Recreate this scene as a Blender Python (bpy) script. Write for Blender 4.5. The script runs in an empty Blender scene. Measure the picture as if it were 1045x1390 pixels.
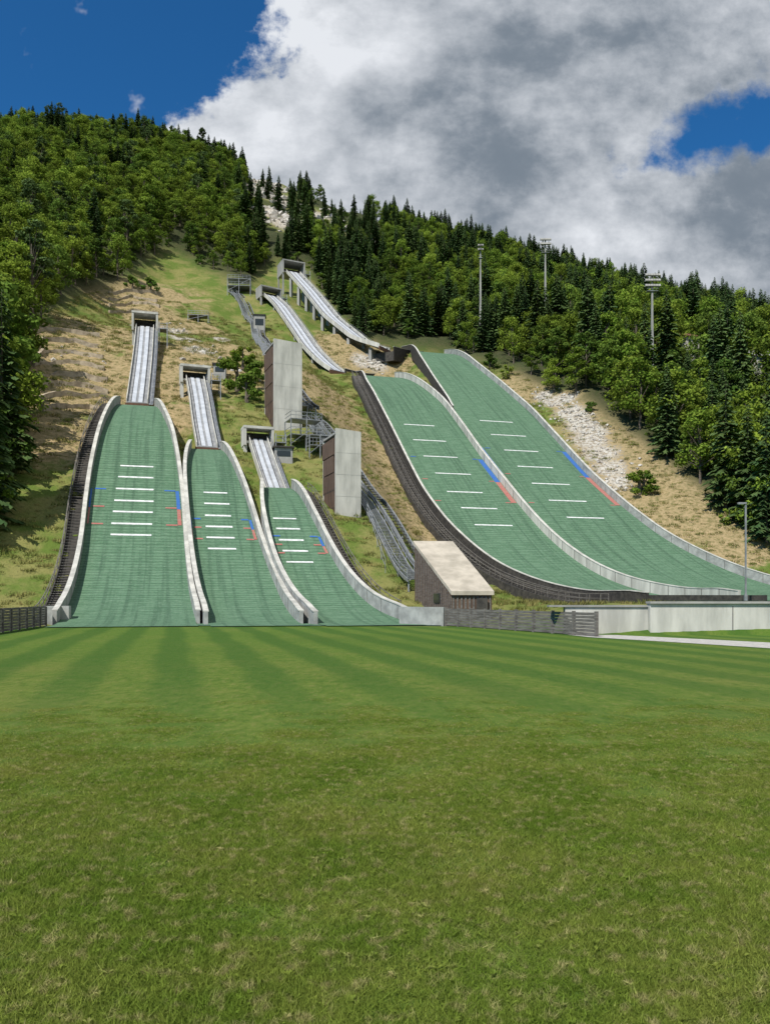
import bpy, math, random
import numpy as np
from mathutils import Vector, Matrix
random.seed(7); rng=np.random.default_rng(11)
scene=bpy.context.scene
F=1100.0;U0=522.5;VH=812.0;ZC=2.0
S_,C_=0.2517,0.9678      # fall line of the hills, D=(-S_,C_), cross axis W=(C_,S_)
def sm(x,a,b):
    t=np.clip((np.asarray(x,float)-a)/(b-a),0,1); return t*t*(3-2*t)
def xy(w,d): return w*C_-d*S_, w*S_+d*C_
def wd(x,y): return x*C_+y*S_, -x*S_+y*C_
# ------------------------------------------------------------------ materials
def newmat(name):
    m=bpy.data.materials.new(name); m.use_nodes=True
    nt=m.node_tree; nt.nodes.clear()
    out=nt.nodes.new('ShaderNodeOutputMaterial')
    return m,nt,out
class NB:
    def __init__(s,nt): s.nt=nt
    def n(s,t,**k):
        nd=s.nt.nodes.new(t)
        for a,b in k.items(): setattr(nd,a,b)
        return nd
    def set(s,sock,v):
        if hasattr(v,'is_linked') : s.nt.links.new(v,sock)
        else: sock.default_value=v
    def m(s,op,a,b=0.0,c=None,clamp=False):
        nd=s.n('ShaderNodeMath',operation=op); nd.use_clamp=clamp
        s.set(nd.inputs[0],a); s.set(nd.inputs[1],b)
        if c is not None: s.set(nd.inputs[2],c)
        return nd.outputs[0]
    def mix(s,f,a,b,bt='MIX'):
        nd=s.n('ShaderNodeMix',data_type='RGBA',blend_type=bt)
        s.set(nd.inputs[0],f); s.set(nd.inputs[6],a); s.set(nd.inputs[7],b)
        return nd.outputs[2]
    def noise(s,vec,scale,detail=4,rough=.55,dist=0):
        nd=s.n('ShaderNodeTexNoise'); 
        if vec is not None: s.nt.links.new(vec,nd.inputs['Vector'])
        nd.inputs['Scale'].default_value=scale; nd.inputs['Detail'].default_value=detail
        nd.inputs['Roughness'].default_value=rough; nd.inputs['Distortion'].default_value=dist
        return nd.outputs['Fac']
    def ss(s,x,a,b):
        nd=s.n('ShaderNodeMapRange',interpolation_type='SMOOTHSTEP')
        s.set(nd.inputs['Value'],x); s.set(nd.inputs['From Min'],a); s.set(nd.inputs['From Max'],b)
        return nd.outputs[0]
    def mapv(s,vec,scale):
        nd=s.n('ShaderNodeMapping'); s.nt.links.new(vec,nd.inputs[0]); nd.inputs['Scale'].default_value=scale
        return nd.outputs[0]
def c4(c): return (c[0],c[1],c[2],1)
def simple(name,c1,c2=None,scale=1.0,rough=.8,metal=0,bump=.0,stretch=(1,1,1),spec=.3,detail=4):
    m,nt,out=newmat(name); b=NB(nt)
    p=b.n('ShaderNodeBsdfPrincipled'); tc=b.n('ShaderNodeTexCoord')
    v=b.mapv(tc.outputs['Object'],stretch)
    nz=b.noise(v,scale,detail,.6)
    f=b.ss(nz,.3,.7)
    col=b.mix(f,c4(c1),c4(c2 if c2 else c1))
    nt.links.new(col,p.inputs['Base Color']); p.inputs['Roughness'].default_value=rough
    p.inputs['Metallic'].default_value=metal; p.inputs['Specular IOR Level'].default_value=spec
    if bump:
        bp=b.n('ShaderNodeBump'); bp.inputs['Strength'].default_value=bump; bp.inputs['Distance'].default_value=.1
        nt.links.new(b.noise(v,scale*4,3),bp.inputs['Height']); nt.links.new(bp.outputs[0],p.inputs['Normal'])
    nt.links.new(p.outputs[0],out.inputs[0]); return m
M_conc=simple('concrete',(.38,.37,.34),(.25,.245,.23),.7,.85,bump=.2,stretch=(1,1,.35))
M_concw=simple('concrete_pale',(.60,.58,.52),(.38,.37,.33),.9,.85,bump=.15,stretch=(1,1,.22))
M_roofc=simple('roof_concrete',(.52,.46,.37),(.35,.31,.245),.7,.85,bump=.15)
M_wall=simple('wall_concrete',(.42,.42,.39),(.25,.25,.235),.9,.85,bump=.2)
M_wood=simple('weathered_wood',(.20,.185,.165),(.10,.09,.08),1.2,.85,bump=.2,stretch=(1,1,6))
M_woodb=simple('brown_wood_cladding',(.16,.105,.075),(.08,.055,.042),1.5,.8,bump=.2,stretch=(4,4,.4))
M_dark=simple('dark_timber',(.075,.068,.058),(.032,.03,.028),2,.85)
M_steel=simple('galvanised_steel',(.36,.37,.38),(.22,.23,.24),1.5,.5,metal=.4)
M_deck=simple('inrun_deck',(.32,.32,.32),(.20,.205,.21),1,.7)
M_track=simple('inrun_track_white',(.55,.57,.60),(.42,.44,.47),1,.5)
M_white=simple('white_paint',(.78,.78,.76),(.50,.53,.50),2.5,.6)
M_blue=simple('blue_paint',(.03,.11,.40),(.05,.15,.36),3,.6)
M_red=simple('red_paint',(.40,.11,.095),(.36,.19,.15),3,.6)
M_rock=simple('pale_rock',(.60,.57,.51),(.34,.30,.26),.8,.9,bump=.5)
M_gravel=simple('white_gravel',(.52,.50,.46),(.36,.34,.31),3,.95,bump=.4)
M_glass=simple('dark_glass',(.02,.03,.035),None,1,.1,spec=.6)
M_rust=simple('rusty_edge',(.16,.08,.05),(.1,.06,.04),2,.8)
M_bark=simple('bark',(.16,.13,.10),(.08,.065,.05),3,.9,detail=2)
M_log=simple('terrace_stone',(.44,.37,.27),(.24,.195,.14),1.2,.9,bump=.4)
M_plaster=simple('plaster_wall',(.5,.47,.41),(.4,.38,.33),1,.9)
M_rooft=simple('roof_tile',(.18,.07,.045),(.11,.05,.035),3,.85)
def foliage(name,ca,cb,cc,trans=.28):
    m,nt,out=newmat(name); b=NB(nt)
    oi=b.n('ShaderNodeObjectInfo'); tc=b.n('ShaderNodeTexCoord')
    c=b.mix(b.ss(oi.outputs['Random'],.05,.95),c4(ca),c4(cb))
    nz=b.noise(tc.outputs['Object'],.9,1)
    c=b.mix(b.m('MULTIPLY',b.ss(nz,.35,.7),.7),c,c4(cc))
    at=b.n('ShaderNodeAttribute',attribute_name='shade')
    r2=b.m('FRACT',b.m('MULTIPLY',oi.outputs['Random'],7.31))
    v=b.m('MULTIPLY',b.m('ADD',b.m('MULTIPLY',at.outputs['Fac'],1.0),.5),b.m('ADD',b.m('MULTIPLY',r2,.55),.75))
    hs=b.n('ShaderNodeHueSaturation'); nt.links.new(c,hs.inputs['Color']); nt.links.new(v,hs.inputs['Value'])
    d=b.n('ShaderNodeBsdfDiffuse'); nt.links.new(hs.outputs[0],d.inputs[0])
    if trans>0:
        t=b.n('ShaderNodeBsdfTranslucent'); mx=b.n('ShaderNodeMixShader')
        nt.links.new(hs.outputs[0],t.inputs[0]); mx.inputs[0].default_value=trans
        nt.links.new(d.outputs[0],mx.inputs[1]); nt.links.new(t.outputs[0],mx.inputs[2]); nt.links.new(mx.outputs[0],out.inputs[0])
    else: nt.links.new(d.outputs[0],out.inputs[0])
    return m
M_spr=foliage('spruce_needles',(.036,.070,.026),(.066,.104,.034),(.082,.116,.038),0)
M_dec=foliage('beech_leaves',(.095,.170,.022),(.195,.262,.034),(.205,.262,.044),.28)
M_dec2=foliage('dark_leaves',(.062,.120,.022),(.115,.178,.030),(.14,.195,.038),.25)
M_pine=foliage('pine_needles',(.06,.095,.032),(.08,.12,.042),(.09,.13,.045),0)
M_tuft=foliage('meadow_grass',(.17,.20,.05),(.30,.25,.10),(.18,.20,.06),.35)
def blade_mat():
    m,nt,out=newmat('lawn_blades'); b=NB(nt)
    g=b.n('ShaderNodeNewGeometry'); at=b.n('ShaderNodeAttribute',attribute_name='shade')
    n1=b.noise(g.outputs['Position'],.9,3,.65); n2=b.noise(g.outputs['Position'],9,2); n3=b.noise(g.outputs['Position'],.25,3)
    c=b.mix(b.ss(n1,.35,.65),c4((.120,.182,.024)),c4((.185,.225,.042)))
    c=b.mix(b.m('MULTIPLY',b.ss(n3,.5,.7),.5),c,c4((.24,.235,.06)))
    c=b.mix(b.m('MULTIPLY',b.ss(n2,.50,.72),.75),c,c4((.37,.32,.15)))
    hs=b.n('ShaderNodeHueSaturation'); nt.links.new(c,hs.inputs['Color'])
    nt.links.new(b.m('ADD',b.m('MULTIPLY',at.outputs['Fac'],.8),.75),hs.inputs['Value'])
    d=b.n('ShaderNodeBsdfDiffuse'); t=b.n('ShaderNodeBsdfTranslucent'); mx=b.n('ShaderNodeMixShader')
    nt.links.new(hs.outputs[0],d.inputs[0]); nt.links.new(hs.outputs[0],t.inputs[0]); mx.inputs[0].default_value=.35
    nt.links.new(d.outputs[0],mx.inputs[1]); nt.links.new(t.outputs[0],mx.inputs[2]); nt.links.new(mx.outputs[0],out.inputs[0])
    return m
M_blade=blade_mat()
def mat_plastic():
    m,nt,out=newmat('plastic_matting'); b=NB(nt)
    p=b.n('ShaderNodeBsdfPrincipled'); uv=b.n('ShaderNodeUVMap').outputs[0]
    sx=b.n('ShaderNodeSeparateXYZ'); nt.links.new(uv,sx.inputs[0])
    wv=b.m('ADD',sx.outputs[1],b.m('MULTIPLY',b.noise(b.mapv(uv,(.9,.9,1)),1,3),.5))
    rows=b.m('FRACT',b.m('MULTIPLY',wv,1/.62))
    r=b.ss(rows,.0,.55)
    streak=b.noise(b.mapv(uv,(1.6,.035,1)),1,4,.6)
    patch=b.noise(b.mapv(uv,(.5,1.6,1)),1,4,.7)
    fine=b.noise(b.mapv(uv,(3,9,1)),1,3,.7)
    c=b.mix(b.ss(patch,.3,.7),c4((.078,.160,.090)),c4((.132,.228,.142)))
    c=b.mix(b.m('MULTIPLY',b.ss(streak,.45,.68),.7),c,c4((.048,.100,.060)))
    c=b.mix(b.m('MULTIPLY',b.ss(fine,.48,.72),.5),c,c4((.26,.35,.25)))
    c=b.mix(b.m('MULTIPLY',b.m('SUBTRACT',1.0,r),.5),c,c4((.036,.075,.042)))
    nt.links.new(c,p.inputs['Base Color']); p.inputs['Roughness'].default_value=.8; p.inputs['Specular IOR Level'].default_value=.15
    bp=b.n('ShaderNodeBump'); bp.inputs['Strength'].default_value=.6; bp.inputs['Distance'].default_value=.08
    nt.links.new(b.m('ADD',rows,b.m('MULTIPLY',fine,.8)),bp.inputs['Height']); nt.links.new(bp.outputs[0],p.inputs['Normal'])
    nt.links.new(p.outputs[0],out.inputs[0]); return m
M_plas=mat_plastic()
def mat_ground():
    m,nt,out=newmat('ground'); b=NB(nt)
    p=b.n('ShaderNodeBsdfPrincipled'); g=b.n('ShaderNodeNewGeometry'); pos=g.outputs['Position']
    def at(n): return b.n('ShaderNodeAttribute',attribute_name=n).outputs['Fac']
    sx=b.n('ShaderNodeSeparateXYZ'); nt.links.new(pos,sx.inputs[0])
    w=b.m('ADD',b.m('MULTIPLY',sx.outputs[0],C_),b.m('MULTIPLY',sx.outputs[1],S_))
    wob=b.noise(pos,.10,2)
    w=b.m('ADD',w,b.m('MULTIPLY',wob,1.2))
    st=b.ss(b.m('SINE',b.m('MULTIPLY',w,math.pi/1.15)),-.7,.7)
    n_big=b.noise(pos,.16,3,.6); n_mid=b.noise(pos,1.3,4,.65); n_f=b.noise(pos,14,3,.7); n_ff=b.noise(pos,60,2,.7); n_h=b.noise(pos,.045,3,.6)
    ng=b.noise(b.mapv(pos,(1,.45,1)),5,4,.75)
    lawn=b.mix(b.ss(n_mid,.3,.7),c4((.074,.134,.018)),c4((.112,.165,.026)))
    lawn=b.mix(b.m('MULTIPLY',b.ss(n_big,.46,.70),.65),lawn,c4((.155,.172,.038)))
    lawn=b.mix(b.m('MULTIPLY',b.ss(n_f,.4,.75),.5),lawn,c4((.17,.175,.052)))
    lawn=b.mix(b.m('MULTIPLY',b.ss(n_ff,.5,.3),.45),lawn,c4((.038,.066,.011)))
    lawn=b.mix(b.m('MULTIPLY',b.ss(ng,.50,.68),.55),lawn,c4((.19,.185,.06)))
    lawn=b.mix(b.m('MULTIPLY',b.ss(ng,.50,.34),.5),lawn,c4((.038,.085,.012)))
    far=b.ss(sx.outputs[1],14.,45.)
    lawn=b.mix(b.m('MULTIPLY',far,.40),lawn,c4((.078,.155,.022)))
    lawn=b.mix(b.m('MULTIPLY',b.m('MULTIPLY',st,b.ss(sx.outputs[1],5.,24.)),.58),lawn,c4((.034,.092,.015)))
    lawn=b.mix(b.m('MULTIPLY',b.ss(n_h,.45,.65),.35),lawn,c4((.048,.098,.015)))
    n1=b.noise(pos,.22,5,.65); n2=b.noise(pos,1.6,4,.7)
    bank=b.mix(b.ss(n1,.38,.62),c4((.110,.160,.030)),c4((.22,.21,.07)))
    dryc=b.mix(b.ss(n2,.35,.65),c4((.40,.30,.165)),c4((.23,.19,.085)))
    dm=at('dry')
    dmm=b.ss(b.m('ADD',dm,b.m('MULTIPLY',b.m('SUBTRACT',n1,.5),1.4)),.18,.52)
    bank=b.mix(dmm,bank,dryc)
    bank=b.mix(b.m('MULTIPLY',b.ss(n2,.54,.70),.55),bank,c4((.070,.090,.028)))
    fl=b.mix(b.ss(n2,.4,.6),c4((.04,.055,.02)),c4((.07,.07,.035)))
    bank=b.mix(at('forest'),bank,fl)
    rock=b.mix(b.ss(n2,.38,.62),c4((.56,.53,.47)),c4((.28,.23,.16)))
    rm=b.ss(b.m('ADD',at('rock'),b.m('MULTIPLY',b.m('SUBTRACT',n2,.5),1.8)),.44,.66)
    bank=b.mix(rm,bank,rock)
    c=b.mix(at('lawn'),bank,lawn)
    nt.links.new(c,p.inputs['Base Color']); p.inputs['Roughness'].default_value=.95; p.inputs['Specular IOR Level'].default_value=.1
    bp=b.n('ShaderNodeBump'); bp.inputs['Strength'].default_value=.7; bp.inputs['Distance'].default_value=.12
    hh=b.m('ADD',b.m('MULTIPLY',ng,.7),b.m('MULTIPLY',b.m('MULTIPLY',n2,4.0),b.m('SUBTRACT',1.0,at('lawn'))))
    nt.links.new(hh,bp.inputs['Height']); nt.links.new(bp.outputs[0],p.inputs['Normal'])
    nt.links.new(p.outputs[0],out.inputs[0]); return m
M_ground=mat_ground()
# ------------------------------------------------------------------ mesh builder
class MB:
    def __init__(s): s.v=[];s.f=[];s.mi=[];s.mats=[]
    def mid(s,m):
        if m not in s.mats: s.mats.append(m)
        return s.mats.index(m)
    def add(s,vs,fs,m):
        o=len(s.v); s.v+= [tuple(map(float,q)) for q in vs]; k=s.mid(m)
        for f in fs: s.f.append(tuple(o+i for i in f)); s.mi.append(k)
    def box(s,c,size,m,ang=0.0,tilt=None):
        sx,sy,sz=[q/2 for q in size]; R=Matrix.Rotation(ang,3,'Z')
        if tilt is not None: R=R@Matrix.Rotation(tilt,3,'X')
        vs=[]
        for z in(-sz,sz):
            for (a,b) in((-sx,-sy),(sx,-sy),(sx,sy),(-sx,sy)):
                q=R@Vector((a,b,z)); vs.append((c[0]+q.x,c[1]+q.y,c[2]+q.z))
        s.add(vs,[(0,3,2,1),(4,5,6,7),(0,1,5,4),(1,2,6,5),(2,3,7,6),(3,0,4,7)],m)
    def beam(s,p0,p1,w,h,m):
        p0=Vector(p0);p1=Vector(p1); t=(p1-p0).normalized()
        up=Vector((0,0,1)) if abs(t.z)<.95 else Vector((0,1,0))
        l=t.cross(up).normalized()*w/2; u=l.cross(t).normalized()*h/2
        vs=[p0-l-u,p0+l-u,p0+l+u,p0-l+u,p1-l-u,p1+l-u,p1+l+u,p1-l+u]
        s.add(vs,[(0,1,2,3),(7,6,5,4),(0,4,5,1),(1,5,6,2),(2,6,7,3),(3,7,4,0)],m)
    def sweep(s,P,sec,m):
        P=np.asarray(P,float); n=len(P); t=np.gradient(P[:,:2],axis=0); t/=np.linalg.norm(t,axis=1)[:,None]+1e-9
        lat=np.stack([t[:,1],-t[:,0]],1); k=len(sec[0]) if isinstance(sec[0][0],(tuple,list)) else len(sec)
        vs=[]
        for i in range(n):
            sc=sec[i] if isinstance(sec[0][0],(tuple,list)) else sec
            for (l,u) in sc: vs.append((P[i,0]+lat[i,0]*l,P[i,1]+lat[i,1]*l,P[i,2]+u))
        fs=[]
        for i in range(n-1):
            for j in range(k):
                j2=(j+1)%k; fs.append((i*k+j,i*k+j2,(i+1)*k+j2,(i+1)*k+j))
        fs.append(tuple(range(k-1,-1,-1))); fs.append(tuple((n-1)*k+j for j in range(k)))
        s.add(vs,fs,m)
    def obj(s,name,parent=None,smooth=False,coll=None,fix=True):
        me=bpy.data.meshes.new(name); me.from_pydata(s.v,[],s.f)
        for m in s.mats: me.materials.append(m)
        me.polygons.foreach_set('material_index',s.mi)
        if smooth: me.polygons.foreach_set('use_smooth',[True]*len(s.f))
        me.update()
        if fix:
            import bmesh
            bm=bmesh.new(); bm.from_mesh(me); bmesh.ops.recalc_face_normals(bm,faces=bm.faces); bm.to_mesh(me); bm.free()
        ob=bpy.data.objects.new(name,me); (coll or scene.collection).objects.link(ob)
        if parent: ob.parent=parent
        return ob
def empty(name):
    e=bpy.data.objects.new(name,None); e.empty_display_size=1; scene.collection.objects.link(e); return e
def rect(l0,l1,u0,u1): return [(l0,u0),(l1,u0),(l1,u1),(l0,u1)]
# ------------------------------------------------------------------ jumping hills
def ab(u,v): return (u-U0)/F,(VH-v)/F
YY=np.arange(28,420,.05)
class Hill:
    def __init__(s,d0,L,m,z0,K,m2,top,left,right,topu,dws,dms):
        s.d0,s.L,s.m,s.z0,s.K,s.m2=d0,L,m,z0,K,m2
        a,b=ab(*top); best=None
        for d1 in np.arange(d0+L+K,d0+220,.5):
            s.d1=d1; y=YY; d=-a*y*S_+y*C_; h=s.h(d); bb=((h-ZC)/y)[d<d1+.1].max()
            e=abs(bb-b)
            if best is None or e<best[0]: best=(e,d1)
        s.d1=best[1]; s.dws=dws; s.dms=dms
        s.E=[]
        for k,tr in enumerate((left,right)):
            q=[]
            for (u,v) in tr:
                r=s.hit(u,v)
                if r is not None and r[1]<s.d1-4: q.append((r[1],r[0]))
            a2=(topu[k]-U0)/F; y=s.d1/(C_-a2*S_); w,_=wd(a2*y,y); q.append((s.d1,w)); q.sort()
            dd=np.array([i[0] for i in q]); ww=np.array([i[1] for i in q])
            g=np.arange(dd[0]-8,s.d1+8,.5); wi=np.interp(g,dd,ww)
            ker=np.exp(-(np.arange(-12,13)*.5)**2/(2*2.2**2)); ker/=ker.sum()
            wp=np.pad(wi,12,mode='edge'); wi=np.convolve(wp,ker,'valid'); s.E.append((g,wi))
    def h(s,d):
        d=np.asarray(d,float); dk=s.d1-s.K
        t=np.clip(d-s.d0,0,s.L); z=s.z0+s.m*t*t/(2*s.L)
        z=z+s.m*np.clip(d-s.d0-s.L,0,dk-s.d0-s.L)
        k=np.clip(d-dk,0,s.K); z=z+s.m*k-(s.m-s.m2)*k*k/(2*s.K)
        return z+s.m2*np.clip(d-s.d1,0,None)
    def hit(s,u,v):
        a,b=ab(u,v); x=a*YY; w,d=wd(x,YY); f=s.h(d)-(ZC+b*YY)
        i=np.where((f[:-1]<0)&(f[1:]>=0))[0]
        if len(i)==0: return None
        return w[i[0]],d[i[0]]
    def w(s,k,d): return np.interp(d,*s.E[k])
    def pt(s,w,d,dz=0):
        x,y=xy(w,d); return (float(x),float(y),float(s.h(d))+dz)
H1=Hill(61,26,.70,.06,23,.2,(187,549),[(84,838),(103,790),(113,740),(118,690),(125,640),(135,595),(147,565)],
        [(265,838),(256,800),(250,740),(246,680),(240,630),(232,590),(222,567)],(163,209),64,58)
H2=Hill(60,26,.70,.06,20,.2,(280,609),[(280,838),(267,790),(260,740),(255,690),(252,650),(254,625)],
        [(398,838),(372,790),(353,740),(338,690),(322,647),(312,625)],(261,300),62,57)
H3=Hill(58.5,24,.68,.06,16,.2,(377,679),[(420,838),(390,800),(374,765),(362,720),(357,695)],
        [(545,840),(520,833),(480,800),(455,765),(437,730),(422,703)],(358,397),60,56)
H4=Hill(77,36,.65,1.75,30,.25,(514,511),[(785,811),(730,797),(680,775),(640,745),(600,705),(575,670),(552,625),(530,580),(512,545),(498,522)],
        [(905,809),(850,796),(800,773),(750,735),(710,693),(680,655),(650,617),(628,585),(604,552),(575,527)],(490,538),72,66)
H5=Hill(77,36,.65,1.75,30,.25,(580,478),[(912,809),(858,796),(808,773),(757,733),(717,692),(687,654),(657,616),(635,585),(611,551),(590,520),(572,492)],
        [(1100,806),(1045,794),(960,762),(900,730),(850,693),(800,648),(760,604),(720,560),(680,525),(645,498)],(556,607),72,66)
hills=[H1,H2,H3,H4,H5]
# ------------------------------------------------------------------ inrun centre lines
def inrun_path(px,ys,slope):
    a,b=ab(*px[0]); zs=ZC+b*ys; P=[(a*ys,ys,zs)]
    for (u,v) in px[1:]:
        a,b=ab(u,v); y=(slope*ys-zs+ZC)/(slope-b); P.append((a*y,y,ZC+b*y))
    P=np.array(P); t=np.r_[0,np.cumsum(np.linalg.norm(np.diff(P,axis=0),axis=1))]
    g=np.arange(0,t[-1],1.0); Q=np.stack([np.interp(g,t,P[:,k]) for k in range(3)],1)
    ker=np.ones(9)/9
    for k in range(3):
        wp=np.concatenate([Q[0,k]-(Q[1:5,k]-Q[0,k])[::-1],Q[:,k],Q[-1,k]-(Q[-5:-1,k]-Q[-1,k])[::-1]]); Q[:,k]=np.convolve(wp,ker,'valid')
    return Q
def ytop(H,u):
    a=(u-U0)/F; return (H.d1+1.0)/(C_-a*S_)
I1=inrun_path([(186,546),(190,515),(194,480),(197,442)],ytop(H1,186),.78)
I2=inrun_path([(281,606),(274,570),(270,540),(264,510)],ytop(H2,281),.78)
I3=inrun_path([(377,675),(366,645),(357,618),(349,593)],ytop(H3,377),.78)
I4=inrun_path([(458,503),(445,495),(422,472),(400,440),(380,412),(366,400)],188,.78)
I5=inrun_path([(522,472),(492,463),(450,430),(420,393),(397,368)],200,.78)
inr=[(I1,2.9),(I2,2.6),(I3,2.4),(I4,4.0),(I5,4.4)]
# ------------------------------------------------------------------ terrain
def prof(d,d0,L,m,z0,dk,m3):
    t=np.clip(d-d0,0,L); return z0+m*t*t/(2*L)+m*np.clip(d-d0-L,0,dk-d0-L)+m3*np.clip(d-dk,0,None)
cu=np.array([-900,-300,0,80,150,270,340,400,480,560,640,750,850,950,1045,1400,2200.])
cv=np.array([330,230,188,182,183,208,238,262,290,314,335,372,402,424,446,540,640.])
YC=430.
CX=(cu-U0)/F*YC; CZ=ZC+(VH-cv)/F*YC
def lownoise(x,y):
    return (np.sin(x*.071+1.3)*np.cos(y*.063+.4)+.6*np.sin(x*.153+y*.11)+.4*np.cos(x*.29-y*.23+2)+.2*np.sin(x*.61+.5)*np.cos(y*.55))
def base(x,y):
    yy=np.minimum(y,200.)
    w,d=wd(x,yy)
    zs=prof(d,62,26,.70,0,108,.52)+5*sm(w,-11,-34)*sm(d,64,100)
    zb=prof(d,77,36,.65,0,165,.5)+1.5*sm(y,44.4,45.2)*sm(w,21,26)
    zb=zb+6*sm(w,64,95)*sm(d,80,120)
    t=sm(w,20,36); z=zs*(1-t)+zb*t
    cr=np.interp(x,CX,CZ); tt=np.clip((y-200)/(YC-200),0,1)
    z=z+(cr-z)*np.where(y>200,tt,0)
    z=z-np.clip(y-YC,0,400)*.12
    z=z+lownoise(x,y)*1.6*sm(y,125,200)
    return z
CP=[]
for H in hills:
    for d in np.arange(H.d0,H.d1+2,5):
        for k,o in((0,-1.2),(1,1.2)):
            CP.append(H.pt(H.w(k,d)+o,d,-.4 if not(H is H4 and k==0) else -1.3))
for (P,wid),dz0,dz1 in zip(inr,(1.2,1.2,1.2,1.5,2),(3,3,3,3,9)):
    n=len(P)
    for i in range(3,n,4):
        for o in(-3,3):
            CP.append((P[i,0]+o,P[i,1],P[i,2]-dz0-(dz1-dz0)*(i/n)**2))
CP=np.array(CP); CR=CP[:,2]-base(CP[:,0],CP[:,1])
def T(x,y):
    x=np.atleast_1d(np.asarray(x,float)); y=np.atleast_1d(np.asarray(y,float)); sh=x.shape; x=x.ravel(); y=y.ravel()
    out=np.empty_like(x)
    for i in range(0,len(x),20000):
        xx=x[i:i+20000]; yy=y[i:i+20000]; z=base(xx,yy)
        near=(yy>50)&(yy<330)&(np.abs(xx)<140)
        if near.any():
            a=xx[near];b=yy[near]
            q=(a[:,None]-CP[None,:,0])**2+(b[:,None]-CP[None,:,1])**2
            W=np.exp(-q/(2*5.**2))+.02*np.exp(-q/(2*16.**2))
            z1=z[near]+(W*CR).sum(1)/(W.sum(1)+.004)*sm(b,56,66)
            z1=z1+.22*np.sin(a*1.1+np.sin(b*.7)*2)*np.cos(b*.9+a*.4)*sm(b,66,72)
            w,d=wd(a,b)
            # benches of the terraced bank left of the smallest inrun
            tw_=sm(w,-16,-19)*sm(w,-52,-44)*sm(d,100,106)*sm(d,150,142)
            stp=1.7; fr=z1/stp-np.floor(z1/stp); z1=z1+tw_*(sm(fr,.62,1.0)-fr)*stp*.9
            for H in hills:
                e=np.maximum(H.w(0,d)-w,w-H.w(1,d))-.6
                e=np.maximum(e,np.maximum(H.dms-2-d,d-H.d1-4))
                z1=np.minimum(z1,H.h(d)-.5+np.clip(e,0,None)*.75+np.where((d<H.dms)|(b<59.6),50,0))
            for P,wid in inr:
                q=(a[:,None]-P[None,:,0])**2+(b[:,None]-P[None,:,1])**2
                k=q.argmin(1); e=np.sqrt(q.min(1))-wid/2-.7
                z1=np.minimum(z1,P[k,2]-1.0+np.clip(e,0,None)*.8)
            z[near]=z1
        out[i:i+20000]=z
    return out.reshape(sh)
def ghit(u,v,y0=45,y1=470):
    a,b=ab(u,v); y=np.arange(y0,y1,.25); f=T(a*y,y)-(ZC+b*y)
    i=np.where((f[:-1]<0)&(f[1:]>=0))[0]
    if len(i)==0: i=[int(np.argmax(f))]
    y=y[i[0]]; return np.array([a*y,y,ZC+b*y])
def grow(s,e,st,r):
    o=[];q=s
    while q<e: st*=r; q+=st; o.append(q)
    return o
xs=np.array(sorted([-v for v in grow(92,1500,1,1.055)])+list(np.arange(-92,112.1,1.0))+grow(112,1500,1,1.055))
ys=np.array(sorted([-v for v in grow(0,600,4,1.3)])+list(np.arange(0,44,4.))+list(np.arange(44,100,1.0))+list(np.arange(100,160,.5))+list(np.arange(160,215,1.0))+list(np.arange(215,470,2.5))+grow(470,1600,3,1.12))
X,Y=np.meshgrid(xs,ys); Z=T(X,Y)
nx,ny=len(xs),len(ys)
me=bpy.data.meshes.new('ground')
V=np.stack([X.ravel(),Y.ravel(),Z.ravel()],1)
idx=np.arange(nx*ny).reshape(ny,nx); Q=np.stack([idx[:-1,:-1],idx[:-1,1:],idx[1:,1:],idx[1:,:-1]],-1).reshape(-1,4)
me.vertices.add(len(V)); me.vertices.foreach_set('co',V.ravel()); me.loops.add(Q.size); me.loops.foreach_set('vertex_index',Q.ravel())
me.polygons.add(len(Q)); me.polygons.foreach_set('loop_start',np.arange(0,Q.size,4)); me.polygons.foreach_set('use_smooth',np.ones(len(Q),bool)); me.update(calc_edges=True); me.validate()
ground=bpy.data.objects.new('ground',me); scene.collection.objects.link(ground); me.materials.append(M_ground)
TLu=np.array([-400,-150,0,14,24,36,44,60,100,150,228,300,335,378,420,445,480,512,560,600,640,700,760,830,870,900,960,1000,1045,1300])
TLv=np.array([800,760,715,680,600,520,455,430,402,388,338,372,388,352,366,405,448,468,474,478,489,505,540,575,598,622,668,703,742,800])
def projuv(x,y,z): return U0+F*x/y, VH-F*(z-ZC)/y
def infor(x,y,z):
    u,v=projuv(x,np.maximum(y,1),z); return (v<np.interp(u,TLu,TLv))&(y>60)
fx=V[:,0];fy=V[:,1];fz=V[:,2]
pu_,pv_=projuv(fx,np.maximum(fy,1),fz)
frs=np.where(fy>60,1/(1+np.exp(-np.clip((np.interp(pu_,TLu,TLv)-pv_)/5,-30,30))),0)
def blob(pts):
    r=np.zeros(len(fx))
    for (u,v,rad) in pts:
        p=ghit(u,v); r=np.maximum(r,np.exp(-((fx-p[0])**2+(fy-p[1])**2)/(2*rad*rad)))
    return r
SCREE=[(738,536,2.0),(752,546,2.6),(775,558,3.0),(792,578,3.4),(800,598,3.4),(815,615,3.4),(828,635,2.8),(838,652,2.2),(770,540,2.0),(785,565,3),(808,585,2.6)]
rock=blob(SCREE+[(250,460,3),(235,450,3),(270,475,2.5),(360,250,9),(375,268,9),(430,295,9),(350,262,8),(460,310,7),(500,325,6),(585,375,7),(490,325,6),(300,460,2),(365,285,8),(385,300,8),(510,492,3),(490,488,2.5)])
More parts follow.
